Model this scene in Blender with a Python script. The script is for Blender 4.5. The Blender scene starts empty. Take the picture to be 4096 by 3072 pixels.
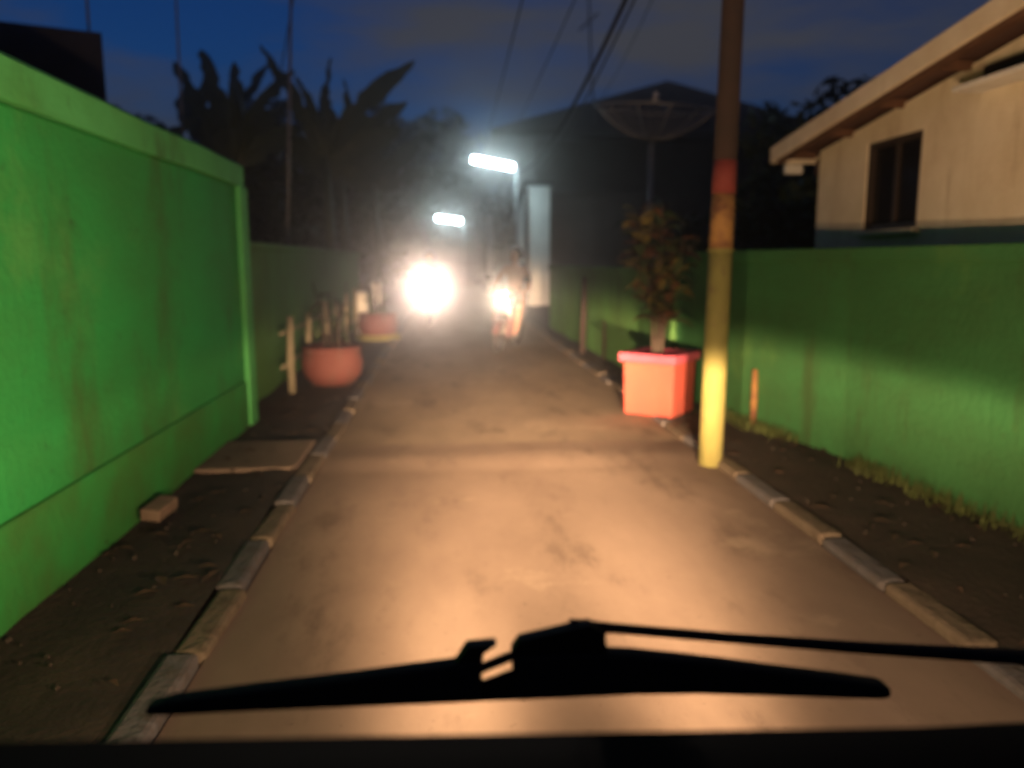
import bpy, bmesh, math, random
from mathutils import Vector, Matrix, Euler, noise
R = math.radians
random.seed(7)
S = bpy.context.scene
COL = S.collection

# ------------------------------------------------------------------ camera
cam = bpy.data.cameras.new('camera')
cam.sensor_width = 36.0
cam.lens = 27.76
cam.clip_start = 0.02
cam.clip_end = 2000
cam.dof.use_dof = True                 # the phone lens hunted and missed focus
cam.dof.focus_distance = 1.6
cam.dof.aperture_fstop = 27.76 / 15.2   # wide open, well out of focus beyond the windscreen
camo = bpy.data.objects.new('camera', cam)
COL.objects.link(camo)
camo.location = (0, 0, 1.5)
camo.rotation_euler = (R(90 - 8.83), 0, R(-4.8))
S.camera = camo

# ------------------------------------------------------------------ world: dusk sky with broken cloud
W = bpy.data.worlds.new('World')
S.world = W
W.use_nodes = True
nt = W.node_tree
nt.nodes.clear()
def N(tree, t, **kw):
    n = tree.nodes.new(t)
    for k, v in kw.items():
        setattr(n, k, v)
    return n
out = N(nt, 'ShaderNodeOutputWorld')
bg = N(nt, 'ShaderNodeBackground')
sky = N(nt, 'ShaderNodeTexSky', sky_type='NISHITA', sun_disc=False)
sky.sun_elevation = R(-2.0)
sky.sun_rotation = R(-25)
sky.air_density = 1.0
sky.dust_density = 0.3
sky.ozone_density = 4.0
tc = N(nt, 'ShaderNodeTexCoord')
mp = N(nt, 'ShaderNodeMapping')
mp.inputs['Scale'].default_value = (1.6, 1.6, 6.5)
mp.inputs['Rotation'].default_value = (0, R(7), 0)
mp.inputs['Location'].default_value = (0.35, 0.1, 0.28)
nz = N(nt, 'ShaderNodeTexNoise')
nz.inputs['Scale'].default_value = 1.5
nz.inputs['Detail'].default_value = 5
nz.inputs['Roughness'].default_value = 0.55
rp = N(nt, 'ShaderNodeValToRGB')
rp.color_ramp.elements[0].position = 0.44
rp.color_ramp.elements[1].position = 0.64
mx = N(nt, 'ShaderNodeMix', data_type='RGBA')
sc = N(nt, 'ShaderNodeMix', data_type='RGBA', blend_type='MULTIPLY')
sc.inputs['Factor'].default_value = 1.0
sc.inputs[7].default_value = (0.66, 2.45, 3.0, 1)
mx.inputs[7].default_value = (0.36, 0.37, 0.44, 1)
L = nt.links.new
L(tc.outputs['Generated'], mp.inputs['Vector'])
L(mp.outputs[0], nz.inputs['Vector'])
L(nz.outputs['Fac'], rp.inputs['Fac'])
L(sky.outputs[0], sc.inputs[6])
L(sc.outputs[2], mx.inputs[6])
L(rp.outputs[0], mx.inputs['Factor'])
L(mx.outputs[2], bg.inputs['Color'])
bg.inputs['Strength'].default_value = 0.13
L(bg.outputs[0], out.inputs['Surface'])

# the last of the afterglow, a weak and very soft sun from ahead
sl = bpy.data.lights.new('sun', 'SUN')
sl.energy = 0.006
sl.angle = R(40)
sl.color = (0.75, 0.85, 1.0)
slo = bpy.data.objects.new('sun', sl)
COL.objects.link(slo)
slo.rotation_euler = (R(-75), 0, R(-25))

S.view_settings.view_transform = 'Standard'
S.view_settings.look = 'None'
S.view_settings.exposure = 0
S.view_settings.gamma = 1
S.view_settings.use_curve_mapping = False
S.render.engine = 'CYCLES'
S.cycles.max_bounces = 4
S.cycles.use_light_tree = False
S.cycles.volume_bounces = 0
S.cycles.sample_clamp_indirect = 4

# ------------------------------------------------------------------ helpers
class MB:
    def __init__(s):
        s.v = []; s.f = []; s.m = []; s.mi = 0
    def add(s, vs, fs):
        b = len(s.v)
        s.v += [tuple(v) for v in vs]
        s.f += [tuple(i + b for i in f) for f in fs]
        s.m += [s.mi] * len(fs)
    def box(s, c, d, rot=None, taper=1.0):
        x, y, z = (a / 2 for a in d)
        p = []
        for k in (-1, 1):
            t = taper if k > 0 else 1.0
            for (i, j) in ((-1, -1), (1, -1), (1, 1), (-1, 1)):
                q = Vector((i * x * t, j * y * t, k * z))
                if rot is not None:
                    q = rot @ q
                p.append(q + Vector(c))
        s.add(p, [(3, 2, 1, 0), (4, 5, 6, 7), (0, 1, 5, 4), (1, 2, 6, 5), (2, 3, 7, 6), (3, 0, 4, 7)])
    def prism(s, poly, axis, a, b):
        # poly: 2-d outline in the two other axes, pushed from a to b along axis
        n = len(poly); p = []
        for h in (a, b):
            for (u, w) in poly:
                p.append({'x': (h, u, w), 'y': (u, h, w), 'z': (u, w, h)}[axis])
        fs = [tuple(range(n))[::-1], tuple(range(n, 2 * n))]
        fs += [(i, (i + 1) % n, n + (i + 1) % n, n + i) for i in range(n)]
        s.add(p, fs)
    def loft(s, rings, cap=True):
        n = len(rings[0]); p = [q for r in rings for q in r]; fs = []
        for k in range(len(rings) - 1):
            for i in range(n):
                fs.append((k * n + i, k * n + (i + 1) % n, (k + 1) * n + (i + 1) % n, (k + 1) * n + i))
        if cap:
            fs.append(tuple(range(n))[::-1]); fs.append(tuple(range((len(rings) - 1) * n, len(rings) * n)))
        s.add(p, fs)
    def tube(s, pts, rad, n=8, cap=True):
        pts = [Vector(p) for p in pts]
        if not isinstance(rad, (list, tuple)):
            rad = [rad] * len(pts)
        t0 = (pts[1] - pts[0]).normalized()
        up = Vector((0, 0, 1)) if abs(t0.z) < 0.9 else Vector((1, 0, 0))
        a = t0.cross(up).normalized(); rings = []
        for i, p in enumerate(pts):
            t = (pts[min(i + 1, len(pts) - 1)] - pts[max(i - 1, 0)]).normalized()
            a = (a - t * a.dot(t)).normalized(); b = t.cross(a)
            rings.append([p + (a * math.cos(2 * math.pi * k / n) + b * math.sin(2 * math.pi * k / n)) * rad[i] for k in range(n)])
        s.loft(rings, cap)
    def lathe(s, prof, n=20, c=(0, 0, 0), axis='z', squash=1.0):
        rings = []
        for (r, h) in prof:
            ring = []
            for k in range(n):
                u = r * math.cos(2 * math.pi * k / n); w = r * math.sin(2 * math.pi * k / n) * squash
                q = {'z': (u, w, h), 'x': (h, u, w), 'y': (w, h, u)}[axis]
                ring.append(Vector(q) + Vector(c))
            rings.append(ring)
        s.loft(rings, True)
    def torus(s, c, R0, r, axis='x', n=28, m=10):
        p = []; fs = []
        for i in range(n):
            a = 2 * math.pi * i / n
            for j in range(m):
                b = 2 * math.pi * j / m
                rr = R0 + r * math.cos(b); h = r * math.sin(b)
                u, w = rr * math.cos(a), rr * math.sin(a)
                p.append(Vector({'x': (h, u, w), 'z': (u, w, h), 'y': (u, h, w)}[axis]) + Vector(c))
                fs.append((i * m + j, ((i + 1) % n) * m + j, ((i + 1) % n) * m + (j + 1) % m, i * m + (j + 1) % m))
        s.add(p, fs)
    def mesh(s, name, mats, smooth=False):
        me = bpy.data.meshes.new(name)
        me.from_pydata(s.v, [], s.f)
        for m in (mats if isinstance(mats, (list, tuple)) else [mats]):
            me.materials.append(m)
        me.polygons.foreach_set('material_index', s.m)
        bm = bmesh.new(); bm.from_mesh(me)
        bmesh.ops.recalc_face_normals(bm, faces=bm.faces); bm.to_mesh(me); bm.free()
        if smooth:
            me.polygons.foreach_set('use_smooth', [True] * len(me.polygons))
        me.update()
        return me
    def build(s, name, mats, parent=None, smooth=False, bevel=0, loc=None):
        o = bpy.data.objects.new(name, s.mesh(name, mats, smooth))
        COL.objects.link(o)
        if parent: o.parent = parent
        if loc: o.location = loc
        if bevel:
            b = o.modifiers.new('bevel', 'BEVEL'); b.width = bevel; b.segments = 2; b.limit_method = 'ANGLE'
        return o

def tag(o, label=None, cat=None, group=None, kind=None):
    if label: o['label'] = label
    if cat: o['category'] = cat
    if group: o['group'] = group
    if kind: o['kind'] = kind
    return o
def empty(name, loc=(0, 0, 0), rz=0):
    o = bpy.data.objects.new(name, None)
    o.empty_display_size = 0.2
    COL.objects.link(o); o.location = loc; o.rotation_euler = (0, 0, rz)
    return o
def inst(name, me, parent, loc=(0, 0, 0), rot=(0, 0, 0), scale=(1, 1, 1)):
    o = bpy.data.objects.new(name, me); COL.objects.link(o)
    if parent: o.parent = parent
    o.location = loc; o.rotation_euler = rot; o.scale = scale
    return o
def one(name, mats, parent, fn, smooth=False, bevel=0):
    m = MB(); fn(m); return m.build(name, mats, parent, smooth, bevel)

def mat(name, c, rough=0.7, var=0.25, scale=3.0, c2=None, bump=0.0, bscale=40.0, metal=0.0, stretch=(1, 1, 1), lo=0.35, hi=0.7, detail=6, spec=0.4, stain=None):
    m = bpy.data.materials.new(name); m.use_nodes = True
    t = m.node_tree; b = t.nodes['Principled BSDF']
    b.inputs['Roughness'].default_value = rough
    b.inputs['Metallic'].default_value = metal
    b.inputs['Specular IOR Level'].default_value = spec
    g = N(t, 'ShaderNodeTexCoord'); p = N(t, 'ShaderNodeMapping'); p.inputs['Scale'].default_value = stretch
    t.links.new(g.outputs['Object'], p.inputs['Vector'])
    n = N(t, 'ShaderNodeTexNoise'); n.inputs['Scale'].default_value = scale; n.inputs['Detail'].default_value = detail
    n.inputs['Roughness'].default_value = 0.64
    t.links.new(p.outputs[0], n.inputs['Vector'])
    r = N(t, 'ShaderNodeValToRGB'); r.color_ramp.elements[0].position = lo; r.color_ramp.elements[1].position = hi
    d = c2 or tuple(x * (1 - var) for x in c)
    r.color_ramp.elements[0].color = (*d, 1); r.color_ramp.elements[1].color = (*c, 1)
    t.links.new(n.outputs['Fac'], r.inputs['Fac']); last = r.outputs[0]
    for (col, st, sc_, lo_, hi_, amt) in (stain or ()):
        p3 = N(t, 'ShaderNodeMapping'); p3.inputs['Scale'].default_value = st; t.links.new(g.outputs['Object'], p3.inputs['Vector'])
        n3 = N(t, 'ShaderNodeTexNoise'); n3.inputs['Scale'].default_value = sc_; n3.inputs['Detail'].default_value = 8; n3.inputs['Roughness'].default_value = .68
        t.links.new(p3.outputs[0], n3.inputs['Vector'])
        mr = N(t, 'ShaderNodeMapRange', interpolation_type='SMOOTHSTEP'); mr.inputs['From Min'].default_value = lo_; mr.inputs['From Max'].default_value = hi_; mr.inputs['To Max'].default_value = amt
        t.links.new(n3.outputs['Fac'], mr.inputs['Value'])
        mm = N(t, 'ShaderNodeMix', data_type='RGBA'); mm.inputs[7].default_value = (*col, 1)
        t.links.new(mr.outputs[0], mm.inputs['Factor']); t.links.new(last, mm.inputs[6]); last = mm.outputs[2]
    t.links.new(last, b.inputs['Base Color'])
    if bump:
        n2 = N(t, 'ShaderNodeTexNoise'); n2.inputs['Scale'].default_value = bscale; n2.inputs['Detail'].default_value = 4
        t.links.new(g.outputs['Object'], n2.inputs['Vector'])
        bu = N(t, 'ShaderNodeBump'); bu.inputs['Strength'].default_value = bump; bu.inputs['Distance'].default_value = 0.02
        t.links.new(n2.outputs['Fac'], bu.inputs['Height']); t.links.new(bu.outputs[0], b.inputs['Normal'])
    return m
def glow(name, c, s):
    m = bpy.data.materials.new(name); m.use_nodes = True; t = m.node_tree; t.nodes.clear()
    e = N(t, 'ShaderNodeEmission'); e.inputs['Color'].default_value = (*c, 1); e.inputs['Strength'].default_value = s
    o = N(t, 'ShaderNodeOutputMaterial'); t.links.new(e.outputs[0], o.inputs['Surface'])
    return m

M = dict(
    soil=mat('soil', (0.085, 0.06, 0.045), 0.95, c2=(0.04, 0.03, 0.025), scale=2.5, bump=0.6, bscale=18),
    road_near=mat('road_asphalt', (0.21, 0.168, 0.138), 0.95, c2=(0.15, 0.118, 0.098), scale=1.3, bump=0.22, bscale=180, stretch=(1, 0.45, 1), spec=.04, stain=[((.09,.07,.058),(1,.35,1),2.3,.52,.68,.7),((.33,.28,.22),(1,1,1),.8,.57,.66,.35),((.06,.05,.042),(1,1,1),26,.62,.7,.6)]),
    road_far=mat('road_concrete', (0.235, 0.195, 0.15), 0.95, c2=(0.17, 0.14, 0.11), scale=1.6, bump=0.2, bscale=150, stretch=(1, 0.4, 1), spec=.04, stain=[((.09,.07,.058),(1,.35,1),2.3,.52,.68,.7),((.33,.28,.22),(1,1,1),.8,.57,.66,.35),((.06,.05,.042),(1,1,1),26,.62,.7,.6)]),
    kerb_pale=mat('kerb_cream_paint', (0.15, 0.13, 0.10), 0.9, c2=(0.11, 0.09, 0.07), scale=4, bump=0.6, bscale=25, spec=.1, stain=[((.05,.04,.03),(1,1,1),5,.5,.66,.7)]),
    kerb_blue=mat('kerb_blue_paint', (0.105, 0.112, 0.135), 0.9, c2=(0.09, 0.085, 0.085), scale=4, bump=0.6, bscale=25, spec=.1, stain=[((.05,.04,.03),(1,1,1),5,.5,.66,.7)]),
    verge=mat('verge_paving', (0.042, 0.03, 0.024), 0.95, c2=(0.018, 0.014, 0.012), scale=3, bump=0.5, bscale=25),
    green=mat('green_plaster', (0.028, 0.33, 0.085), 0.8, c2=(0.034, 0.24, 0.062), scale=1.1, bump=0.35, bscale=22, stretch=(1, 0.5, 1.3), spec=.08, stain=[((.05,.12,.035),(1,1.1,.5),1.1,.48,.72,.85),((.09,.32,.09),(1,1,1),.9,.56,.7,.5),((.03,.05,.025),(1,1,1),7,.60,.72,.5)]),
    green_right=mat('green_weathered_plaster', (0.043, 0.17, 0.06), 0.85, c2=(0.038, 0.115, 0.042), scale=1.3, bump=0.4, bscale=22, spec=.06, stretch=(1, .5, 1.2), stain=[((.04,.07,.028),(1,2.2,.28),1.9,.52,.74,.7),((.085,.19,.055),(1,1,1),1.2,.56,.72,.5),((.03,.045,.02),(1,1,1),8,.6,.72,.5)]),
    green_pale=mat('green_coping_paint', (0.09, 0.44, 0.15), 0.8, c2=(0.07, 0.33, 0.10), scale=2.0, bump=0.3, bscale=30, spec=.08, stain=[((.05,.12,.035),(1,1.1,.5),1.1,.48,.72,.85),((.09,.32,.09),(1,1,1),.9,.56,.7,.5),((.03,.05,.025),(1,1,1),7,.60,.72,.5)]),
    green_dark=mat('green_old_plaster', (0.09, 0.25, 0.08), 0.85, c2=(0.08, 0.17, 0.055), scale=1.2, bump=0.3, bscale=30, spec=.06, stain=[((.04,.07,.028),(1,2.2,.28),1.9,.52,.74,.7),((.085,.19,.055),(1,1,1),1.2,.56,.72,.5),((.03,.045,.02),(1,1,1),8,.6,.72,.5)]),
    plinth=mat('glow_tinted_plinth', (0.25, 0.29, 0.06), 0.85, c2=(0.13, 0.19, 0.045), scale=2.2, bump=0.4, bscale=25, spec=.08, stretch=(1, .5, 1)),  # unused; yellow headlamp glow at a wall foot mixed into the green
    plinth_left=mat('worn_green_plinth', (0.032, 0.29, 0.068), 0.8, c2=(0.05, 0.16, 0.04), scale=1.6, bump=0.3, bscale=25, spec=.08),
    cream=mat('cream_plaster', (0.74, 0.68, 0.54), 0.9, c2=(0.58, 0.5, 0.36), scale=1.3, bump=0.3, bscale=25, stain=[((.34,.25,.15),(1,2,.3),2.0,.54,.74,.6)]),
    white=mat('white_paint', (0.72, 0.72, 0.68), 0.7, var=0.2, scale=2.5),
    timber=mat('brown_timber', (0.12, 0.06, 0.035), 0.8, var=0.4, scale=6),
    sheet=mat('roof_sheet', (0.09, 0.05, 0.04), 0.7, var=0.4, scale=3),
    darkroof=mat('dark_roof_tile', (0.035, 0.033, 0.035), 0.9, var=0.4, scale=4),
    darkwall=mat('dim_wall', (0.07, 0.06, 0.055), 0.9, var=0.5, scale=1.5),
    glass=mat('window_glass', (0.012, 0.012, 0.014), 0.12, var=0.2, spec=0.5),
    frame=mat('dark_frame', (0.035, 0.025, 0.02), 0.6, var=0.3),
    steel=mat('galvanised_steel', (0.33, 0.33, 0.33), 0.5, var=0.3, metal=0.6, scale=8),
    rust=mat('rusty_steel', (0.034, 0.02, 0.018), 0.9, c2=(0.022, 0.016, 0.015), scale=7, bump=0.2),
    yellow=mat('yellow_paint', (0.205, 0.2, 0.062), 0.8, c2=(0.14, 0.135, 0.04), scale=6, bump=0.2, stretch=(1, 1, 0.4), stain=[((.13,.10,.05),(1,1,.5),9,.56,.68,.8)]),
    orange_p=mat('weathered_orange_paint', (0.25, 0.14, 0.045), 0.8, c2=(0.12, 0.055, 0.03), scale=9, lo=0.42, hi=0.6),
    red_p=mat('red_pole_paint', (0.17, 0.028, 0.025), 0.8, c2=(0.13, 0.025, 0.022), scale=7),
    red=mat('red_pot_paint', (0.095, 0.027, 0.024), 0.8, c2=(0.12, 0.04, 0.035), scale=5, bump=0.2, stain=[((.08,.05,.04),(1,1,.3),6,.52,.68,.8)]),
    redrim=mat('pink_rim_paint', (0.40, 0.07, 0.12), 0.8, c2=(0.3, 0.045, 0.075), scale=6, stain=[((.16,.07,.06),(1,1,1),6,.56,.7,.7)]),
    orange=mat('orange_red_panel', (0.36, 0.062, 0.04), 0.8, c2=(0.3, 0.05, 0.036), scale=4, bump=0.2, stain=[((.2,.07,.05),(1,1,.4),5,.56,.7,.7)]),
    bamboo=mat('pale_fence_post', (0.24, 0.22, 0.15), 0.8, c2=(0.14, 0.13, 0.09), scale=7),
    bark=mat('bark', (0.06, 0.045, 0.035), 0.95, var=0.4, scale=6, bump=0.5),
    leaf=mat('leaf_green', (0.055, 0.085, 0.03), 0.6, c2=(0.03, 0.05, 0.02), scale=2),
    leaf_gold=mat('leaf_croton', (0.22, 0.17, 0.045), 0.5, c2=(0.10, 0.09, 0.03), scale=9),
    leaf_brown=mat('leaf_croton_brown', (0.16, 0.07, 0.035), 0.5, c2=(0.09, 0.05, 0.03), scale=9),
    banana=mat('banana_leaf', (0.06, 0.085, 0.03), 0.5, c2=(0.04, 0.055, 0.02), scale=3),
    pebble=mat('pebble_stone', (0.055, 0.045, 0.038), 0.9, var=0.5, scale=9),
    dry_leaf=mat('dry_leaf', (0.07, 0.045, 0.03), 0.9, var=.4, scale=5),
    grass=mat('grass', (0.07, 0.10, 0.025), 0.8, var=0.5, scale=4),
    cable=mat('cable_rubber', (0.012, 0.012, 0.014), 0.7, var=0.1),
    black=mat('black_plastic', (0.010, 0.010, 0.012), 0.6, var=0.3, scale=12, spec=0.12),
    dash=mat('dashboard_vinyl', (0.004, 0.004, 0.005), 0.9, var=0.3, scale=12, spec=0.05),
    rubber=mat('rubber', (0.012, 0.012, 0.012), 0.8, var=0.3),
    wiperclip=mat('wiper_clip_metal', (0.5, 0.42, 0.36), 0.35, var=0.1, metal=0.6),
    vanpaint=mat('van_paint', (0.03, 0.03, 0.035), 0.4, var=0.1),
    scoot_red=mat('scooter_maroon', (0.07, 0.025, 0.022), 0.3, var=0.1),
    scoot_dark=mat('scooter_dark', (0.03, 0.03, 0.035), 0.35, var=0.1),
    chrome=mat('chrome', (0.6, 0.6, 0.6), 0.2, var=0.05, metal=1.0),
    skin=mat('skin', (0.34, 0.19, 0.12), 0.6, var=0.1),
    jacket_pale=mat('pale_pink_jacket', (0.55, 0.43, 0.38), 0.85, var=0.2, scale=8),
    jacket_dark=mat('dark_jacket', (0.05, 0.05, 0.06), 0.85, var=0.3, scale=8),
    jeans=mat('dark_trousers', (0.04, 0.045, 0.06), 0.9, var=0.3, scale=8),
    shoe=mat('shoe', (0.03, 0.025, 0.02), 0.7, var=0.2),
    helmet=mat('helmet_shell', (0.05, 0.04, 0.045), 0.25, var=0.1),
    brick=mat('loose_brick', (0.2, 0.15, 0.115), 0.9, var=0.3, scale=9, bump=0.4),
    tube=glow('tube_lamp_glow', (0.66, 0.93, 1.0), 90),
    bulb=glow('headlamp_glow', (1.0, 0.90, 0.78), 900),
    bulb2=glow('headlamp_glow_low', (1.0, 0.88, 0.70), 900),
)

# ------------------------------------------------------------------ ground, road, verges, kerbs
def sheet(name, x0, x1, y0, y1, z, m, nx=1, ny=1, fn=None):
    b = MB(); vs = []; fs = []
    for j in range(ny + 1):
        for i in range(nx + 1):
            x = x0 + (x1 - x0) * i / nx; y = y0 + (y1 - y0) * j / ny
            vs.append((x, y, z + (fn(x, y) if fn else 0)))
    for j in range(ny):
        for i in range(nx):
            a = j * (nx + 1) + i
            fs.append((a, a + 1, a + nx + 2, a + nx + 1))
    b.add(vs, fs)
    return b.build(name, m, smooth=bool(fn))
tag(sheet('ground', -300, 300, -60, 600, -0.03, M['soil']), kind='structure')
def wob(x, y):
    return 0.012 * noise.noise(Vector((x * 1.3, y * 0.7, 2.0)))
LK, RK = -0.93, 1.98
def hump(x, y):
    d = (y - 5.95) / 0.42
    return wob(x, y) + (0.01 * (1 - d * d) ** 2 if abs(d) < 1 else 0)
tag(sheet('road', LK, RK, -2, 5.55, 0.0, M['road_near'], 14, 40, wob), kind='structure')
tag(sheet('speed_hump', LK, RK, 5.5, 6.42, 0.004, M['road_near'], 14, 24, hump), 'low pale concrete hump lying right across the lane', 'speed hump')
tag(sheet('road', LK, RK, 6.36, 75, 0.0, M['road_far'], 14, 200, wob), kind='structure')
def rough(x, y):
    return 0.03 * noise.noise(Vector((x * 2.1, y * 1.7, 5.0))) + 0.015 * noise.noise(Vector((x * 7, y * 7, 1.0)))
tag(sheet('verge', -2.4, LK - 0.13, -2, 75, 0.03, M['verge'], 12, 220, rough), kind='structure')
tag(sheet('verge', RK + 0.13, 4.2, -2, 75, 0.03, M['verge'], 16, 220, rough), kind='structure')
# driveway apron beside the hump on the left
one('paved_apron', M['road_near'], None, lambda m: m.box((-1.43, 6.0, 0.032), (0.72, 0.9, 0.05)), bevel=0.02)['kind'] = 'structure'

def kerb(x, w, side, y0, y1, step):
    k = empty('kerb', (x, 0, 0)); tag(k, kind='structure')
    meshes = []
    for v in range(4):
        b = MB(); L0 = step - 0.012
        b.box((0, 0, -0.03), (w, L0, 0.17), taper=0.97)
        me = b.mesh('kerb_stone', [M['kerb_pale'] if v % 2 == 0 else M['kerb_blue']])
        meshes.append(me)
    y = y0; i = 0
    while y < y1:
        o = inst('kerb_stone', meshes[i % 2], k, (random.uniform(-.014, .014), y + step / 2, random.uniform(-.018, .004)),
                 (random.uniform(-.012, .012), random.uniform(-.06, .06), random.uniform(-.03, .03)))
        b = o.modifiers.new('bevel', 'BEVEL'); b.width = 0.022; b.segments = 2
        y += step; i += 1
kerb(LK - 0.065, 0.13, -1, 0.4, 30, 0.62)
kerb(RK + 0.07, 0.14, 1, 0.2, 30, 0.62)

# ------------------------------------------------------------------ left green wall
w = empty('green_wall', (-1.8, 0, 0))
tag(w, 'tall bright green plastered wall along the left of the lane', 'wall')
one('wall_body', M['green'], w, lambda m: m.box((-0.1, 2.6, 1.05), (0.2, 9.4, 2.2)), bevel=0.02)
def wob_cop(m):
    rings = []
    for i in range(40):
        y = -2.15 + i * 9.5 / 39; a = .012 * noise.noise(Vector((y * 1.1, 0, 0))); c = .014 * noise.noise(Vector((y * .9, 4, 0)))
        rings.append([Vector((-.235, y, 2.15)), Vector((.035 + a, y, 2.15 + c)), Vector((.035 + a, y, 2.32 + c)), Vector((.01 + a, y, 2.345 + c)), Vector((-.235, y, 2.345 + c))])
    m.loft(rings)
one('coping', M['green_pale'], w, wob_cop)
one('end_pilaster', M['green_pale'], w, lambda m: m.box((-0.09, 7.31, 1.05), (0.27, 0.25, 2.2)), bevel=0.02)
one('plinth', M['plinth_left'], w, lambda m: m.box((-0.085, 2.55, 0.2), (0.22, 9.2, 0.5)), bevel=0.015)

# lower green wall further along on the left
w = empty('green_wall', (-2.0, 0, 0))
tag(w, 'lower dull green wall behind the pale posts, beyond the tall wall', 'wall')
one('wall_body', M['green_dark'], w, lambda m: m.box((-0.1, 13.2, 0.8), (0.2, 11.4, 1.66)), bevel=0.02)
one('coping', M['green_dark'], w, lambda m: m.box((-0.1, 13.2, 1.665), (0.26, 11.4, 0.08)), bevel=0.015)

# post and rail fence in front of it
f = empty('post_fence', (-1.72, 0, 0))
tag(f, 'row of pale fence posts in front of the far green wall', 'fence')
for i, y in enumerate((8.9, 10.1, 11.5, 12.7, 13.9, 15.3, 16.6)):
    h = (0.9, 0.86, 0.94, 0.88, 0.95, 1.0, 1.05)[i]
    one('post', M['bamboo'], f, lambda m: m.tube([(0, y, 0), (random.uniform(-.02, .02), y + .02, h * .5), (random.uniform(-.03, .03), y, h)], [.045, .042, .036], 10), True)
for z in (0.36, 0.72):
    one('rail', M['bamboo'], f, lambda m: m.tube([(-.06, 8.7 + k * .82, z + random.uniform(-.02, .02)) for k in range(11)], .02, 8), True)
# two pale gate pillars at the end of the row
for i, (x, y, h, lb) in enumerate(((-1.62, 15.75, 0.86, 'squat pale block post nearer of two by the far red pot'), (-1.5, 17.6, 1.0, 'squat white block post farther of two behind the far red pot'))):
    g = empty('block_post', (x, y, 0)); tag(g, lb, 'post')
    one('shaft', M['white'], g, lambda m: m.box((0, 0, h / 2), (.2, .2, h)), bevel=.015)
    one('cap', M['white'], g, lambda m: m.box((0, 0, h + .03), (.26, .26, .06), taper=.6), bevel=.01)

# ------------------------------------------------------------------ red round pots on the left
def pot(loc, s, label, yellow_base):
    p = empty('red_pot', loc); tag(p, label, 'flower pot', 'red pots along the left of the lane')
    one('bowl', M['red'], p, lambda m: m.lathe([(.0, .02), (.25 * s, .02), (.34 * s, .14 * s), (.365 * s, .27 * s), (.34 * s, .40 * s), (.31 * s, .44 * s)], 26), True)
    one('rim', M['red'], p, lambda m: m.torus((0, 0, .445 * s), .32 * s, .03 * s, 'z', 28, 8), True)
    one('soil_fill', M['soil'], p, lambda m: m.lathe([(0, .42 * s), (.3 * s, .42 * s)], 20))
    if yellow_base:
        one('base', M['yellow'], p, lambda m: m.lathe([(.0, 0), (.40 * s, 0), (.40 * s, .09), (.3 * s, .1)], 24), True)
    b = MB()
    for k in range(7):
        a = k * 2.4; r0 = .08 * s
        b.tube([(r0 * math.cos(a), r0 * math.sin(a), .4 * s), (.12 * math.cos(a), .12 * math.sin(a), .8 * s), (.2 * math.cos(a), .2 * math.sin(a), random.uniform(.9, 1.25) * s)], [.012, .01, .006], 5)
    b.build('stem', M['bark'], p, True)
    me = leaf_mesh('leaf', .3, .085, M['leaf'])
    for k in range(18):
        a = k * 2.4 + random.uniform(-.3, .3)
        inst('leaf', me, p, (.13 * math.cos(a), .13 * math.sin(a), random.uniform(.55, 1.1) * s), (random.uniform(-.9, .1), 0, a), (1, random.uniform(.7, 1.1), 1))
def leaf_mesh(name, ln, wd, m, n=6, droop=.35):
    b = MB(); vs = []; fs = []
    for i in range(n + 1):
        t = i / n; ww = wd * (math.sin(math.pi * min(1, t * .93 + .05)) ** .7) * .5
        y = ln * (t - .12 * t * t); z = ln * (.25 * t - droop * t * t)
        vs += [(-ww, y, z + ww * .35), (0, y, z), (ww, y, z + ww * .35)]
    for i in range(n):
        a = i * 3
        fs += [(a, a + 1, a + 4, a + 3), (a + 1, a + 2, a + 5, a + 4)]
    b.add(vs, fs)
    return b.mesh(name, m, True)
pot((-1.36, 9.55, .03), 1.0, 'large red round pot standing on the left verge nearer the car', False)
pot((-1.28, 15.2, .03), 1.05, 'smaller looking red pot on a yellow base, farther up the left verge', True)

# ------------------------------------------------------------------ right green wall
def wall_run(name, label, pts, h, mats, copm):
    w = empty(name, (pts[0][0], pts[0][1], 0)); tag(w, label, 'wall')
    o = Vector((pts[0][0], pts[0][1]))
    def ring(off, z0, z1, i):
        a = Vector(pts[max(i - 1, 0)]); c = Vector(pts[min(i + 1, len(pts) - 1)])
        d = (c - a).normalized(); n = Vector((d.y, -d.x))
        p = Vector(pts[i]) - o
        q = [p - n * off[0], p + n * off[1]]
        return [(q[0].x, q[0].y, z0), (q[1].x, q[1].y, z0), (q[1].x, q[1].y, z1), (q[0].x, q[0].y, z1)]
    one('wall_body', mats, w, lambda m: m.loft([[Vector(v) for v in ring((0, .18), -.03, h - .1, i)] for i in range(len(pts))]))
    one('coping', copm, w, lambda m: m.loft([[Vector(v) for v in ring((.04, .22), h - .102, h, i)] for i in range(len(pts))]), bevel=.012)
    return w
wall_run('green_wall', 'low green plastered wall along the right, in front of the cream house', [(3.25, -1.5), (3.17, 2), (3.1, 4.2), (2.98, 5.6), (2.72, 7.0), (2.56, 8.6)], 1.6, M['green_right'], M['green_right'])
wall_run('green_wall', 'far low olive green wall behind the square orange planter on the right', [(2.54, 8.75), (2.42, 12.0), (2.35, 17.8)], 1.42, M['green_dark'], M['green_dark'])

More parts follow.
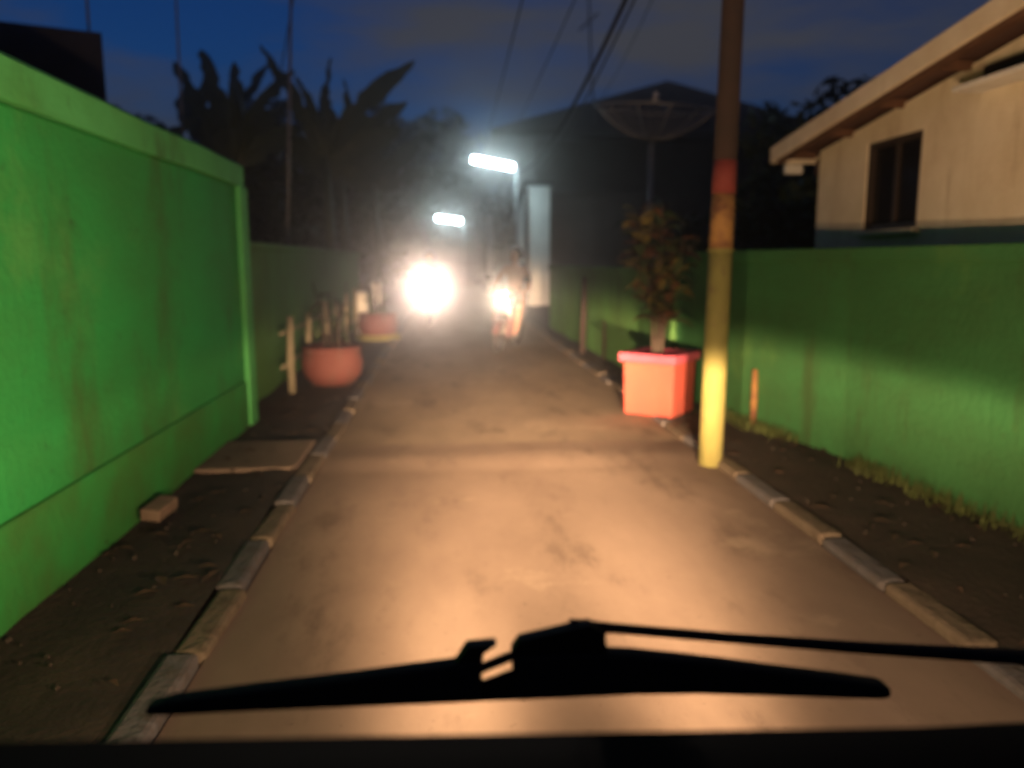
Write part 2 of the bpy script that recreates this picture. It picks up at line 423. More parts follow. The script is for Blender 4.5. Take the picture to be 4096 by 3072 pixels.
# stakes against the right walls
def stake(x, y, h, r, m, label, lean=0.0):
    o = one('stake', m, None, lambda b: b.tube([(0, 0, 0), (lean * .5, 0, h * .55), (lean, .01, h)], [r, r * .95, r * .8], 9), True)
    o.location = (x, y, 0); tag(o, label, 'stake')
stake(2.2, 12.6, 1.25, .05, M['rust'], 'dark rusty stake beside the far right wall, nearer the bikes', .03)
stake(2.36, 11.6, .62, .022, M['rust'], 'thin short stake by the far wall, between dark post and planter', -.01)
stake(2.74, 6.75, .55, .032, M['orange_p'], 'short orange stake at the foot of the right wall, beside the pole')

# ------------------------------------------------------------------ utility pole on the right
px, py = 1.95, 5.58
p = empty('utility_pole', (px, py, 0)); p.rotation_euler = (0, R(.6), 0)
tag(p, 'steel utility pole painted yellow, orange and red below, at the right kerb', 'utility pole')
def seg(name, m, z0, z1, r0, r1):
    one(name, m, p, lambda b: b.lathe([(0, z0), (r0, z0), (r1, z1), (0, z1)], 24), False).data.polygons.foreach_set('use_smooth', [True] * 96) if False else \
        one(name, m, p, lambda b: b.tube([(0, 0, z0), (0, 0, (z0 + z1) / 2), (0, 0, z1)], [r0, (r0 + r1) / 2, r1], 24), True)
seg('yellow_section', M['yellow'], -.05, 1.58, .088, .084)
seg('orange_section', M['orange_p'], 1.58, 1.97, .083, .082)
seg('red_section', M['red_p'], 1.97, 2.2, .083, .082)
seg('upper_section', M['rust'], 2.2, 7.2, .080, .062)
one('joint_collar', M['yellow'], p, lambda b: b.torus((0, 0, 1.58), .084, .012, 'z', 24, 8), True)
one('cross_arm', M['rust'], p, lambda b: b.box((-.25, 0, 5.2), (1.5, .07, .09)), bevel=.01)
for x in (-.85, -.1, .4):
    one('insulator', M['white'], p, lambda b: b.lathe([(0, 5.24), (.03, 5.24), (.045, 5.29), (.03, 5.32), (.045, 5.36), (0, 5.4)], 12, (x, 0, 0)), True)

# ------------------------------------------------------------------ square planter with croton
pl = empty('planter_box', (2.09, 7.55, .02), R(-40))
tag(pl, 'square orange red planter with pink rim at the right kerb', 'planter')
one('box_body', M['orange'], pl, lambda b: b.box((0, 0, .26), (.51, .51, .52), taper=1.04), bevel=.02)
one('rim', M['redrim'], pl, lambda b: (b.box((0, -.25, .565), (.60, .10, .085)), b.box((0, .25, .565), (.60, .10, .085)), b.box((-.25, 0, .565), (.10, .40, .085)), b.box((.25, 0, .565), (.10, .40, .085))), bevel=.012)
one('soil_fill', M['soil'], pl, lambda b: b.box((0, 0, .54), (.42, .42, .06)))
cr = empty('croton_shrub', (2.07, 7.58, .55))
tag(cr, 'tall gold and brown leaved shrub growing in the orange planter', 'shrub')
b = MB()
tips = []
for k in range(6):
    a = k * 1.05 + .3; r = random.uniform(.14, .3)
    top = Vector((r * math.cos(a), r * math.sin(a), random.uniform(1.0, 1.5)))
    b.tube([(0.03 * math.cos(a), .03 * math.sin(a), -.05), (r * .35 * math.cos(a), r * .35 * math.sin(a), top.z * .5), top], [.022, .017, .009], 6)
    tips.append((a, r, top))
b.build('stem', M['bark'], cr, True)
lms = [leaf_mesh('leaf', .30, .085, M['leaf_gold']), leaf_mesh('leaf', .26, .07, M['leaf_brown']), leaf_mesh('leaf', .28, .08, M['leaf'])]
for k in range(280):
    a0, r, top = random.choice(tips)
    t = random.uniform(.3, 1.0)
    base = Vector((r * t * math.cos(a0), r * t * math.sin(a0), top.z * t))
    a = random.uniform(0, 6.283)
    inst('leaf', random.choices(lms, (3, 4, 5))[0], cr, base, (random.uniform(-.3, 1.0), random.uniform(-.5, .5), a), [random.uniform(.7, 1.2)] * 3)

# ------------------------------------------------------------------ cream house on the right
h = empty('cream_house', (3.5, 7.34, .36)); h.scale = (.76, .76, .76)
tag(h, 'cream plastered house with gently sloping roof edge and dark window, right side', 'house')
# gable wall: runs along -y from the corner; window opening left in it
y0, ya, yb, y1 = 0.0, -1.12, -2.13, -7.6
zs0, zs1 = 1.83, 2.76
slope = .131
def rz(y): return 2.83 - slope * y          # underside of roof above the wall
wb = MB()
def wpan(a, c, z0, z1=None):
    # wall panel from y=a to y=c, 0.2 thick, top following the roof when z1 is None
    t0, t1 = (rz(a), rz(c)) if z1 is None else (z1, z1)
    v = [(0, a, z0), (0, c, z0), (0, c, t1), (0, a, t0)]
    wb.add(v + [(x + .2, y, z) for x, y, z in v], [(0, 1, 2, 3), (7, 6, 5, 4), (0, 4, 5, 1), (1, 5, 6, 2), (2, 6, 7, 3), (3, 7, 4, 0)])
wpan(y0, ya, -.5); wpan(ya, yb, -.5, zs0); wpan(ya, yb, zs1); wpan(yb, y1, -.5)
wb.build('wall', M['cream'], h)
one('wall', M['cream'], h, lambda m: m.prism([(.202, -.5), (7, -.5), (7, 2.8), (.202, 2.8)], 'y', -.2, 0))
wn = one('window', M['frame'], h, lambda m: (m.box((.06, (ya + yb) / 2, zs1 - .03), (.08, ya - yb, .06)), m.box((.06, (ya + yb) / 2, zs0 + .03), (.08, ya - yb, .06)),
    m.box((.06, ya - .03, (zs0 + zs1) / 2), (.08, .06, zs1 - zs0 - .12)), m.box((.06, yb + .03, (zs0 + zs1) / 2), (.08, .06, zs1 - zs0 - .12)), m.box((.07, (ya + yb) / 2, (zs0 + zs1) / 2), (.05, .05, zs1 - zs0 - .12))))
for k in (0, 1):
    one('pane', M['glass'], wn, lambda m: m.box((.08, ya - .27 - k * .47, (zs0 + zs1) / 2), (.01, .42, zs1 - zs0 - .12)))
one('sill', M['cream'], wn, lambda m: m.box((-.03, (ya + yb) / 2, zs0 - .03), (.1, 1.14, .055)), bevel=.01)
rf = one('roof', M['sheet'], h, lambda m: m.prism([(.42, rz(.42) + .05), (-7.8, rz(-7.8) + .05), (-7.8, rz(-7.8) + .11), (.42, rz(.42) + .11)], 'x', -.40, 7))
one('bargeboard', M['cream'], rf, lambda m: m.prism([(.45, rz(.45) - .03), (-7.8, rz(-7.8) - .03), (-7.8, rz(-7.8) + .16), (.45, rz(.45) + .16)], 'x', -.445, -.402), bevel=.006)
one('eave_fascia', M['cream'], rf, lambda m: m.box((3.2, .47, rz(.45) + .05), (7.2, .035, .16)), bevel=.006)
for y in (.2, -.75, -1.75, -2.75, -3.75, -4.75):
    one('purlin', M['timber'], rf, lambda m: m.box((-.18, y, rz(y) + .005), (.42, .07, .085)), bevel=.006)
one('verge_rafter', M['timber'], rf, lambda m: m.prism([(.35, rz(.35) - .07), (-7.7, rz(-7.7) - .07), (-7.7, rz(-7.7) + .045), (.35, rz(.35) + .045)], 'x', -.398, -.33))
one('eave_box', M['timber'], rf, lambda m: m.box((.4, .22, rz(0) - .14), (.5, .42, .2)), bevel=.01)
one('gutter_end', M['white'], rf, lambda m: m.box((-.1, .52, rz(.5) - .09), (.22, .12, .12)), bevel=.02)
# open vent strip with a pale ledge high on the wall, and the slab canopy below the roof
one('vent_opening', M['frame'], h, lambda m: m.box((-.012, -4.0, 3.05), (.05, 2.0, .16)))
one('vent_ledge', M['white'], h, lambda m: m.box((-.13, -4.0, 2.945), (.3, 2.1, .045)), bevel=.01)
# dark shed and shrubs between pole and house are separate things below

# ------------------------------------------------------------------ trees and shrubs
def leaf_cloud(b, c, rad, n, size, seed):
    rnd = random.Random(seed)
    for _ in range(n):
        while True:
            q = Vector((rnd.uniform(-1, 1), rnd.uniform(-1, 1), rnd.uniform(-1, 1)))
            if .25 < q.length < 1: break
        p = Vector(c) + Vector((q.x * rad[0], q.y * rad[1], q.z * rad[2]))
        e = Euler((rnd.uniform(-1.2, 1.2), rnd.uniform(-1.2, 1.2), rnd.uniform(0, 6.3))).to_matrix()
        s = size * rnd.uniform(.6, 1.4)
        vs = [p + e @ Vector(v) for v in ((-s * .35, 0, .0), (0, -s * .8, s * .08), (s * .35, 0, 0), (0, s * .8, s * .08))]
        b.add(vs, [(0, 1, 2), (0, 2, 3)])
def tree(x, y, H, rx, label, seed, group=None, leaf=.3, n=2200, m='leaf', low=.35):
    rnd = random.Random(seed)
    t = empty('broadleaf_tree', (x, y, 0)); tag(t, label, 'tree', group)
    tr = MB(); cr = MB()
    tr.tube([(0, 0, -.1), (.1, 0, H * .25), (-.05, .1, H * .5), (.05, 0, H * .8)], [.045 * H * .5, .035 * H * .5, .024 * H * .5, .01 * H * .4], 9)
    k = 11
    for i in range(k):
        a = i * 2.4 + rnd.uniform(-.4, .4); hh = H * (low + (1 - low) * (i + .5) / k * .92)
        rr = rx * (1 - .65 * abs((hh / H) - .6)) * rnd.uniform(.35, .75)
        c = Vector((rr * math.cos(a), rr * math.sin(a), hh))
        tr.tube([(0, 0, hh * .7), (c * .55 + Vector((0, 0, hh * .38))), c], [.012 * H * .5, .008 * H * .5, .004 * H * .5], 5)
        s = rx * rnd.uniform(.38, .6)
        leaf_cloud(cr, c, (s, s, s * .75), n // k, leaf, seed * 31 + i)
    tr.build('trunk', M['bark'], t, True)
    cr.build('crown', M[m], t)
far = 'dark trees closing the end of the lane'
tree(-9.5, 46, 9.6, 4.2, 'dark tree mass far left, seen past the banana plants', 1, far, .42)
tree(-4.6, 50, 10.4, 4.0, 'dark far tree right behind the tallest banana leaves', 2, far, .42)
tree(-1.2, 47, 9.4, 3.4, 'dark far tree above the dazzling headlamp', 3, far, .42)
tree(2.4, 58, 9.4, 3.6, 'dark far tree behind the smaller tube lamp', 4, far, .42)
tree(-3.4, 30, 5.6, 2.0, 'leafy dark tree standing over the left lane edge, beyond the banana plants', 5, None, .28, low=.2)
tree(-4.6, 22, 4.6, 1.9, 'bushy dark tree behind the lower green wall', 6, None, .24, low=.15)
tree(-6.6, 18, 4.2, 1.8, 'dark tree between the left roof and the banana plants', 7, None, .22, low=.2)
tree(8.2, 17.5, 5.0, 1.8, 'faint green tree rising behind the cream house roof', 8, None, .2, low=.3)
tree(5.6, 12.6, 2.7, 1.2, 'black shrubby tree filling the gap between pole and cream house', 9, None, .16, low=.05)
tree(4.4, 14.8, 2.3, 1.0, 'dark shrub beneath the satellite dish', 10, None, .15, low=.05)

def banana_leaf(ln, wd, droop, seed):
    rnd = random.Random(seed); b = MB(); vs = []; fs = []; n = 16
    for i in range(n + 1):
        t = i / n
        ww = wd * .5 * (max(.03, math.sin(math.pi * min(1, .04 + t * .96)) ** .55)) if t > .12 else .02
        tear = rnd.choice((1, 1, .9, .6, .35)) if t > .25 else 1
        tear2 = rnd.choice((1, 1, .9, .6, .35)) if t > .25 else 1
        a = droop * t * t
        y = ln * (t * math.cos(a * .8)) * .0 + ln * (math.sin(a) / droop if droop > .01 else 0) * .55
        z = ln * t * math.cos(a * .55)
        vs += [(-ww * tear, y - ww * .28, z), (0, y, z), (ww * tear2, y - ww * .28, z)]
    for i in range(n):
        a = i * 3
        fs += [(a, a + 1, a + 4, a + 3), (a + 1, a + 2, a + 5, a + 4)]
    b.add(vs, fs)
    return b.mesh('leaf', M['banana'], True)
def banana(x, y, H, leaves, label, seed):
    # leaves: (tilt to the side in degrees, tilt along the lane, length, width, droop)
    t = empty('banana_plant', (x, y, 0)); tag(t, label, 'banana plant', 'banana plants behind the green walls')
    one('stem', M['leaf'], t, lambda m: m.tube([(0, 0, 0), (.03, 0, H * .5), (0, .02, H)], [.14, .11, .06], 10), True)
    for i, (sx, sy, ln, wd, dr, tw) in enumerate(leaves):
        inst('leaf', banana_leaf(ln * 1.1, wd * 1.0, dr, seed * 17 + i), t, (0, 0, H - .15), (R(sy), R(sx), R(tw)))
banana(-3.9, 15.6, 3.4, [(-14, 5, 2.15, .5, .5, 10), (6, 0, 2.0, .34, .3, 20), (20, -4, 2.1, .4, .4, -10), (-28, 4, 2.1, .4, .4, 10), (-40, 0, 1.9, .5, .7, 0), (30, -10, 1.7, .5, .8, 0), (55, 10, 1.5, .45, .9, 20), (-65, 0, 1.5, .45, .9, -20), (8, 25, 1.6, .5, .9, 90), (-20, -30, 1.6, .5, .9, -60)], 'leftmost banana plant, its broad leaf leaning left against the sky', 1)
banana(-2.3, 16.2, 3.55, [(0, 0, 2.1, .16, .1, 0), (14, -4, 1.7, .34, .3, 30), (-12, 5, 1.6, .3, .3, 20), (48, 0, 2.0, .42, .5, 0), (-24, 4, 2.35, .34, .25, 15), (34, 3, 2.3, .52, .35, -20), (62, 10, 1.6, .5, .9, 0), (-58, -6, 1.7, .5, .9, 0), (15, 35, 1.6, .5, .9, 70), (-10, -35, 1.5, .5, .9, -80)], 'tallest banana plant with a rolled upright leaf and two spread leaves', 2)
banana(-2.35, 19.0, 3.5, [(28, 0, 2.0, .42, .3, 0), (15, 0, 2.0, .32, .3, 25), (-14, 3, 2.0, .36, .3, 0), (38, -3, 2.0, .36, .4, 15), (48, 8, 1.7, .5, .7, 10), (4, 4, 1.6, .3, .3, 30), (-30, 0, 1.8, .5, .6, 0), (70, 0, 1.5, .5, .9, 0), (-60, 10, 1.5, .5, .9, 0)], 'rightmost banana plant with a blunt upright leaf above the lane', 3)
banana(-5.0, 19.5, 3.9, [(-12, 0, 2.2, .45, .4, 10), (12, 4, 2.3, .42, .4, -15), (38, 0, 2.0, .5, .6, 0), (-42, 4, 2.0, .5, .6, 0), (66, 0, 1.7, .5, .9, 0), (-68, 0, 1.7, .5, .9, 0)], 'banana plant farther back, between the leftmost and tallest ones', 5)
banana(-1.9, 22.5, 3.6, [(-16, 0, 2.2, .4, .3, 10), (10, 4, 1.9, .35, .3, -15), (40, 0, 2.1, .5, .6, 0), (-46, 4, 1.9, .5, .6, 0), (68, 0, 1.8, .5, .9, 0), (-70, 0, 1.7, .5, .9, 0)], 'farthest banana plant, low against the trees left of the headlamp', 6)
banana(-5.2, 14.2, 2.7, [(-8, 0, 1.6, .4, .5, 20), (30, 6, 1.6, .45, .7, 0), (-40, 0, 1.5, .45, .8, 0), (60, -5, 1.3, .4, .9, 0), (-70, 5, 1.3, .4, .9, 0)], 'short banana plant beside the dark roof on the left', 4)

# ------------------------------------------------------------------ dark house behind the left wall
d = empty('dark_house', (-3.75, 9.5, 0), R(22))
tag(d, 'unlit dark house with flat roofline behind the tall green wall', 'house')
one('wall', M['darkwall'], d, lambda m: m.box((-3, 2.4, 1.7), (5.6, 4.4, 3.4)))
one('roof', M['darkroof'], d, lambda m: m.prism([(-.5, 3.2), (-.5, 3.86), (2.4, 3.92), (5.3, 3.86), (5.3, 3.2)], 'x', -6.4, 0.02))
one('roof_antenna', M['steel'], d, lambda m: m.tube([(-.1, .6, 3.8), (-.08, .6, 6.5)], .018, 6))
# thin masts on the left
def mast(x, y, h, r, label, lean, m):
    o = one('mast', m, None, lambda b: b.tube([(0, 0, 0), (lean * .5, 0, h * .5), (lean, 0, h)], [r, r, r * .8], 8), True)
    o.location = (x, y, 0); tag(o, label, 'mast')
mast(-2.78, 14.0, 7.5, .028, 'tall thin pale mast rising behind the far left wall', .42, M['steel'])
mast(-3.75, 12.0, 6.5, .018, 'very thin mast left of the banana plants', .1, M['steel'])

def cable(pts, r, label, sag):
    a, c = Vector(pts[0]), Vector(pts[1]); q = []
    for i in range(33):
        t = i / 32; p = a.lerp(c, t); p.z -= sag * 4 * t * (1 - t); q.append(p)
    o = one('overhead_cable', M['cable'], None, lambda b: b.tube(q, r, 6), True); tag(o, label, 'cable')
cable([(1.08, 5.58, 5.4), (1.42, 44, 5.7)], .013, 'thin overhead cable to the left, running down to the tube lamps', .55)
cable([(1.93, 5.6, 4.8), (2.2, 25.05, 4.25)], .03, 'thick overhead cable from the utility pole to the nearer tube lamp post', .75)
cable([(1.85, 5.58, 5.4), (1.95, 44, 5.75)], .011, 'thin overhead cable in the middle, from the cross arm of the pole', .6)
cable([(2.35, 5.58, 5.4), (6.6, 36.5, 8.2)], .011, 'thin overhead cable reaching the roof antenna of the dark house', .5)
cable([(1.95, 5.6, 4.65), (2.72, 26.6, 4.0)], .014, 'slack overhead cable below the thick one, to the white building', .5)
cable([(-2.42, 14, 5.75), (-5.0, 24, 5.3)], .014, 'slanting wire from the thin mast to the upper left trees', .15)

# ------------------------------------------------------------------ hip roofed house far right
hh = empty('hip_roof_house', (9.5, 38, 0))
tag(hh, 'big dark house with broad hipped roof behind the dish', 'house')
one('wall', M['darkwall'], hh, lambda m: m.box((1.0, 4, 3.5), (12.6, 9, 7.0)))
def hip(m):
    e = [(-7.4, -2, 7.0), (9.2, -2, 7.0), (9.2, 10, 7.0), (-7.4, 10, 7.0)]
    e2 = [(x, y, 7.28) for x, y, z in e]
    m.add(e + e2 + [(1.7, 2.4, 10.4), (2.4, 5, 10.4)], [(3, 2, 1, 0), (0, 1, 5, 4), (1, 2, 6, 5), (2, 3, 7, 6), (3, 0, 4, 7), (4, 5, 8), (5, 6, 9, 8), (6, 7, 9), (7, 4, 8, 9)])
one('roof', M['darkroof'], hh, hip)
for x in (-3.6, 0.2, 4.2):
    wv = one('window', M['frame'], hh, lambda m: m.box((x, -.53, 3.6), (1.3, .08, 1.5)), bevel=.02)
    one('pane', M['glass'], wv, lambda m: m.box((x, -.58, 3.6), (1.1, .02, 1.3)))
an = empty('roof_antenna', (6.6, 36.5, 7.0))
tag(an, 'thin television antenna mast standing up from the hipped roof', 'antenna')
one('mast', M['cable'], an, lambda m: m.tube([(.25, 0, 0), (0, 0, 3.0), (-.15, 0, 6.2)], .045, 6))
one('boom', M['cable'], an, lambda m: m.tube([(-.55, -.2, 4.6), (.35, .3, 5.4)], .035, 6))
for k in range(5):
    one('element', M['cable'], an, lambda m: m.tube([(-.5 + k * .18, -.55 + k * .1, 4.62 + k * .17), (-.5 + k * .18, .35 + k * .1, 4.62 + k * .17)], .022, 5))

# narrow white building lit by the tube lamp
wh = empty('white_building', (2.72, 26.6, 0))
tag(wh, 'narrow white walled building lit by the nearer tube lamp', 'building')
one('wall', M['white'], wh, lambda m: m.prism([(0, 0), (4.2, 0), (4.2, 3.2), (0, 3.95)], 'x', 0, .78))
one('corner_pipe', M['rust'], wh, lambda m: m.tube([(-.03, -.08, 0), (-.03, -.08, 3.9)], .06, 10), True)
one('roof', M['darkroof'], wh, lambda m: m.prism([(-.15, 4.0), (4.3, 3.2), (4.3, 3.3), (-.15, 4.1)], 'x', -.1, .9))
one('side_wall', M['darkwall'], wh, lambda m: m.box((2.6, 2.6, 1.9), (3.6, 3.6, 3.8)))
pv = empty('white_pillar', (2.1, 37, 0)); tag(pv, 'slim white pillar between the two tube lamps', 'pillar')
one('shaft', M['white'], pv, lambda m: m.box((0, 0, 1.75), (.22, .22, 3.5)), bevel=.02)
one('cap', M['white'], pv, lambda m: m.box((0, 0, 3.53), (.3, .3, .08)), bevel=.02)

# ------------------------------------------------------------------ tube street lamps
def street_lamp(x, y, h, x1, z1, label, two):
    t = empty('street_lamp', (x, y, 0)); tag(t, label, 'street lamp', 'tube lamps along the right of the lane')
    one('post', M['steel'], t, lambda m: m.tube([(-.05, 0, 0), (0, 0, h * .5), (.02, 0, h)], [.045, .04, .032], 10), True)
    d = Vector((x1 - x, 0, z1 - h)); ln = d.length; u = d.normalized()
    ang = math.atan2(u.z, -u.x)
    rot = Matrix.Rotation(ang, 3, 'Y')
    mid = Vector((0, 0, h)) + d * .52
    one('bracket', M['steel'], t, lambda m: m.tube([(.02, 0, h - .02), Vector((0, 0, h + .05)) + d * .15], .022, 8), True)
    hs = one('housing', M['white'], t, lambda m: m.box(mid + Vector((0, .06, .11)), (ln * .98, .16, .05), rot), bevel=.01)
    if two:
        for o in (-.27, .25):
            one('diffuser', M['tube'], hs, lambda m: m.box(mid + d * o, (ln * (.32 if o < 0 else .52), .16, .22), rot), bevel=.03)
    else:
        one('diffuser', M['tube'], hs, lambda m: m.box(mid, (ln * .94, .16, .17), rot), bevel=.03)
street_lamp(2.22, 25, 4.35, .86, 4.6, 'nearer tube street lamp, longer bright bar on a thin post', False)
street_lamp(1.0, 42, 3.55, -.38, 3.72, 'farther tube street lamp, smaller split bar above the headlamp', True)

# ------------------------------------------------------------------ satellite dish
sd = empty('satellite_dish', (3.36, 13, 0))
tag(sd, 'big mesh satellite dish facing up on a thin mast', 'satellite dish')
RIM, DEP = .95, .46
tm = Matrix.Translation((0, 0, 3.46)) @ Matrix.Rotation(R(3), 4, 'Y') @ Matrix.Rotation(R(6), 4, 'X')
def dp(r, a): return tm @ Vector((r * math.cos(a), r * math.sin(a), DEP * (r / RIM) ** 2))
def grid(m):
    for k in range(1, 9):
        rr = RIM * k / 9
        pts = [dp(rr, 2 * math.pi * i / 28) for i in range(29)]
        m.tube(pts, .006, 4, False)
    for i in range(36):
        a = 2 * math.pi * i / 36
        m.tube([dp(RIM * k / 4, a) for k in range(5)], .004, 4, False)
one('mesh_bowl', M['steel'], sd, grid)
one('rim', M['steel'], sd, lambda m: m.tube([dp(RIM, 2 * math.pi * i / 36) for i in range(37)], .02, 6, False), True)
for i in range(12):
    one('rib', M['steel'], sd, lambda m: m.tube([dp(RIM * k / 6, 2 * math.pi * i / 12) - Vector((0, 0, .015)) for k in range(7)], .014, 5), True)
fp = tm @ Vector((0, 0, .62))
for i in range(3):
    one('feed_strut', M['steel'], sd, lambda m: m.tube([dp(RIM * .9, 2.1 * i + .5), fp], .008, 5))
one('feed_horn', M['white'], sd, lambda m: m.lathe([(0, -.06), (.05, -.05), (.05, .06), (.03, .1), (0, .1)], 12, fp), True)
one('mast', M['steel'], sd, lambda m: m.tube([(0, 0, 0), (0, 0, 1.8), (0, 0, 3.45)], [.045, .04, .04], 10), True)

# ------------------------------------------------------------------ scooters and riders (local +y is forward)
def sect(c, rx, rz_, n=14, p=2.6):
    r = []
    for k in range(n):
        a = 2 * math.pi * k / n; ca, sa = math.cos(a), math.sin(a)
        r.append(Vector((c[0] + rx * math.copysign(abs(ca) ** (2 / p), ca), c[1], c[2] + rz_ * math.copysign(abs(sa) ** (2 / p), sa))))
    return r
def scooter(loc, rz_, lean, paint, bulbm, label):
    s = empty('scooter', loc); s.rotation_euler = (0, lean, rz_)
    tag(s, label, 'scooter', 'oncoming scooters')
    for y, nm in ((.62, 'front'), (-.60, 'rear')):
        wobj = one('wheel', M['rubber'], s, lambda m: m.torus((0, y, .25), .20, .05, 'x', 30, 10), True)
        one('rim', M['chrome'], wobj, lambda m: (m.torus((0, y, .25), .155, .016, 'x', 24, 6), [m.tube([(0, y, .25), (0, y + .15 * math.cos(a), .25 + .15 * math.sin(a))], .014, 6) for a in (0, 1.257, 2.513, 3.77, 5.027)], m.lathe([(0, -.06), (.045, -.06), (.045, .06), (0, .06)], 12, (0, y, .25), 'x')))
    one('front_fender', paint, s, lambda m: m.loft([[Vector((x, .62 + r * math.cos(a), .25 + r * math.sin(a))) for x, r in ((-.06, .255), (-.055, .285), (0, .30), (.055, .285), (.06, .255), (0, .272))] for a in [R(20 + k * 14) for k in range(10)]]), True)
    one('fork', M['chrome'], s, lambda m: (m.tube([(-.07, .62, .25), (-.06, .50, .62)], .02, 8), m.tube([(.07, .62, .25), (.06, .50, .62)], .02, 8)), True)
    one('leg_shield', paint, s, lambda m: m.loft([[Vector((x * w_, y + (.05 * (1 - x * x)), z)) for x in (-1, -.7, -.35, 0, .35, .7, 1)] + [Vector((x * w_ * .9, y - .07 + (.05 * (1 - x * x)), z)) for x in (1, .7, .35, 0, -.35, -.7, -1)] for (w_, y, z) in ((.14, .34, .24), (.19, .37, .40), (.205, .40, .58), (.18, .40, .76), (.12, .385, .88))]), True)
    one('floorboard', M['scoot_dark'], s, lambda m: m.box((0, .15, .255), (.34, .44, .07)), bevel=.02)
    one('tail_body', paint, s, lambda m: m.loft([sect((0, .0, .45), .10, .19), sect((0, -.12, .50), .13, .22), sect((0, -.4, .57), .145, .19), sect((0, -.7, .64), .12, .13), sect((0, -.88, .70), .06, .06)]), True)
    one('seat', M['rubber'], s, lambda m: m.loft([sect((0, .06, .70), .06, .03), sect((0, -.05, .73), .12, .05), sect((0, -.35, .765), .145, .055), sect((0, -.7, .80), .12, .05), sect((0, -.82, .81), .06, .03)]), True)
    one('engine', M['scoot_dark'], s, lambda m: m.box((.05, -.42, .30), (.2, .5, .18)), bevel=.04)
    one('exhaust', M['chrome'], s, lambda m: m.tube([(.15, -.2, .22), (.17, -.5, .25), (.17, -.88, .36)], [.025, .05, .055], 10), True)
    cw = one('handlebar_cowl', paint, s, lambda m: m.loft([sect((0, .33, .94), .12, .06), sect((0, .40, .93), .15, .085), sect((0, .47, .92), .13, .08), sect((0, .52, .91), .09, .06)]), True)
    hl = one('headlamp', M['scoot_dark'], s, lambda m: (m.tube([(0, .40, .905), (0, .44, .905), (0, .50, .905), (0, .535, .905)], [.03, .085, .098, .1], 22, False), m.lathe([(0, .40), (.03, .40)], 22, (0, 0, .905), 'y')), True)
    one('lens', bulbm, hl, lambda m: m.lathe([(0, .512), (.05, .510), (.086, .50)], 22, (0, 0, .905), 'y'), True)
    one('headlamp_ring', M['chrome'], s, lambda m: m.torus((0, .535, .905), .1, .009, 'y', 24, 8), True)
    one('handlebar', M['rubber'], s, lambda m: m.tube([(-.34, .26, .97), (-.14, .36, .97), (.14, .36, .97), (.34, .26, .97)], .017, 8), True)
    for k in (-1, 1):
        mo = one('mirror', M['rubber'], s, lambda m: (m.tube([(k * .2, .34, .98), (k * .27, .36, 1.12), (k * .31, .34, 1.2)], .008, 6), m.lathe([(0, -.012), (.055, -.01), (.055, .01), (0, .012)], 14, (k * .33, .335, 1.23), 'y', 1.3)), True)
        one('turn_signal', M['orange'], s, lambda m: m.lathe([(0, .0), (.028, .0), (.03, .03), (0, .05)], 10, (k * .15, .40, .70), 'y'), True)
    one('number_plate', M['black'], s, lambda m: m.box((0, .475, .60), (.22, .012, .09)))
    return s

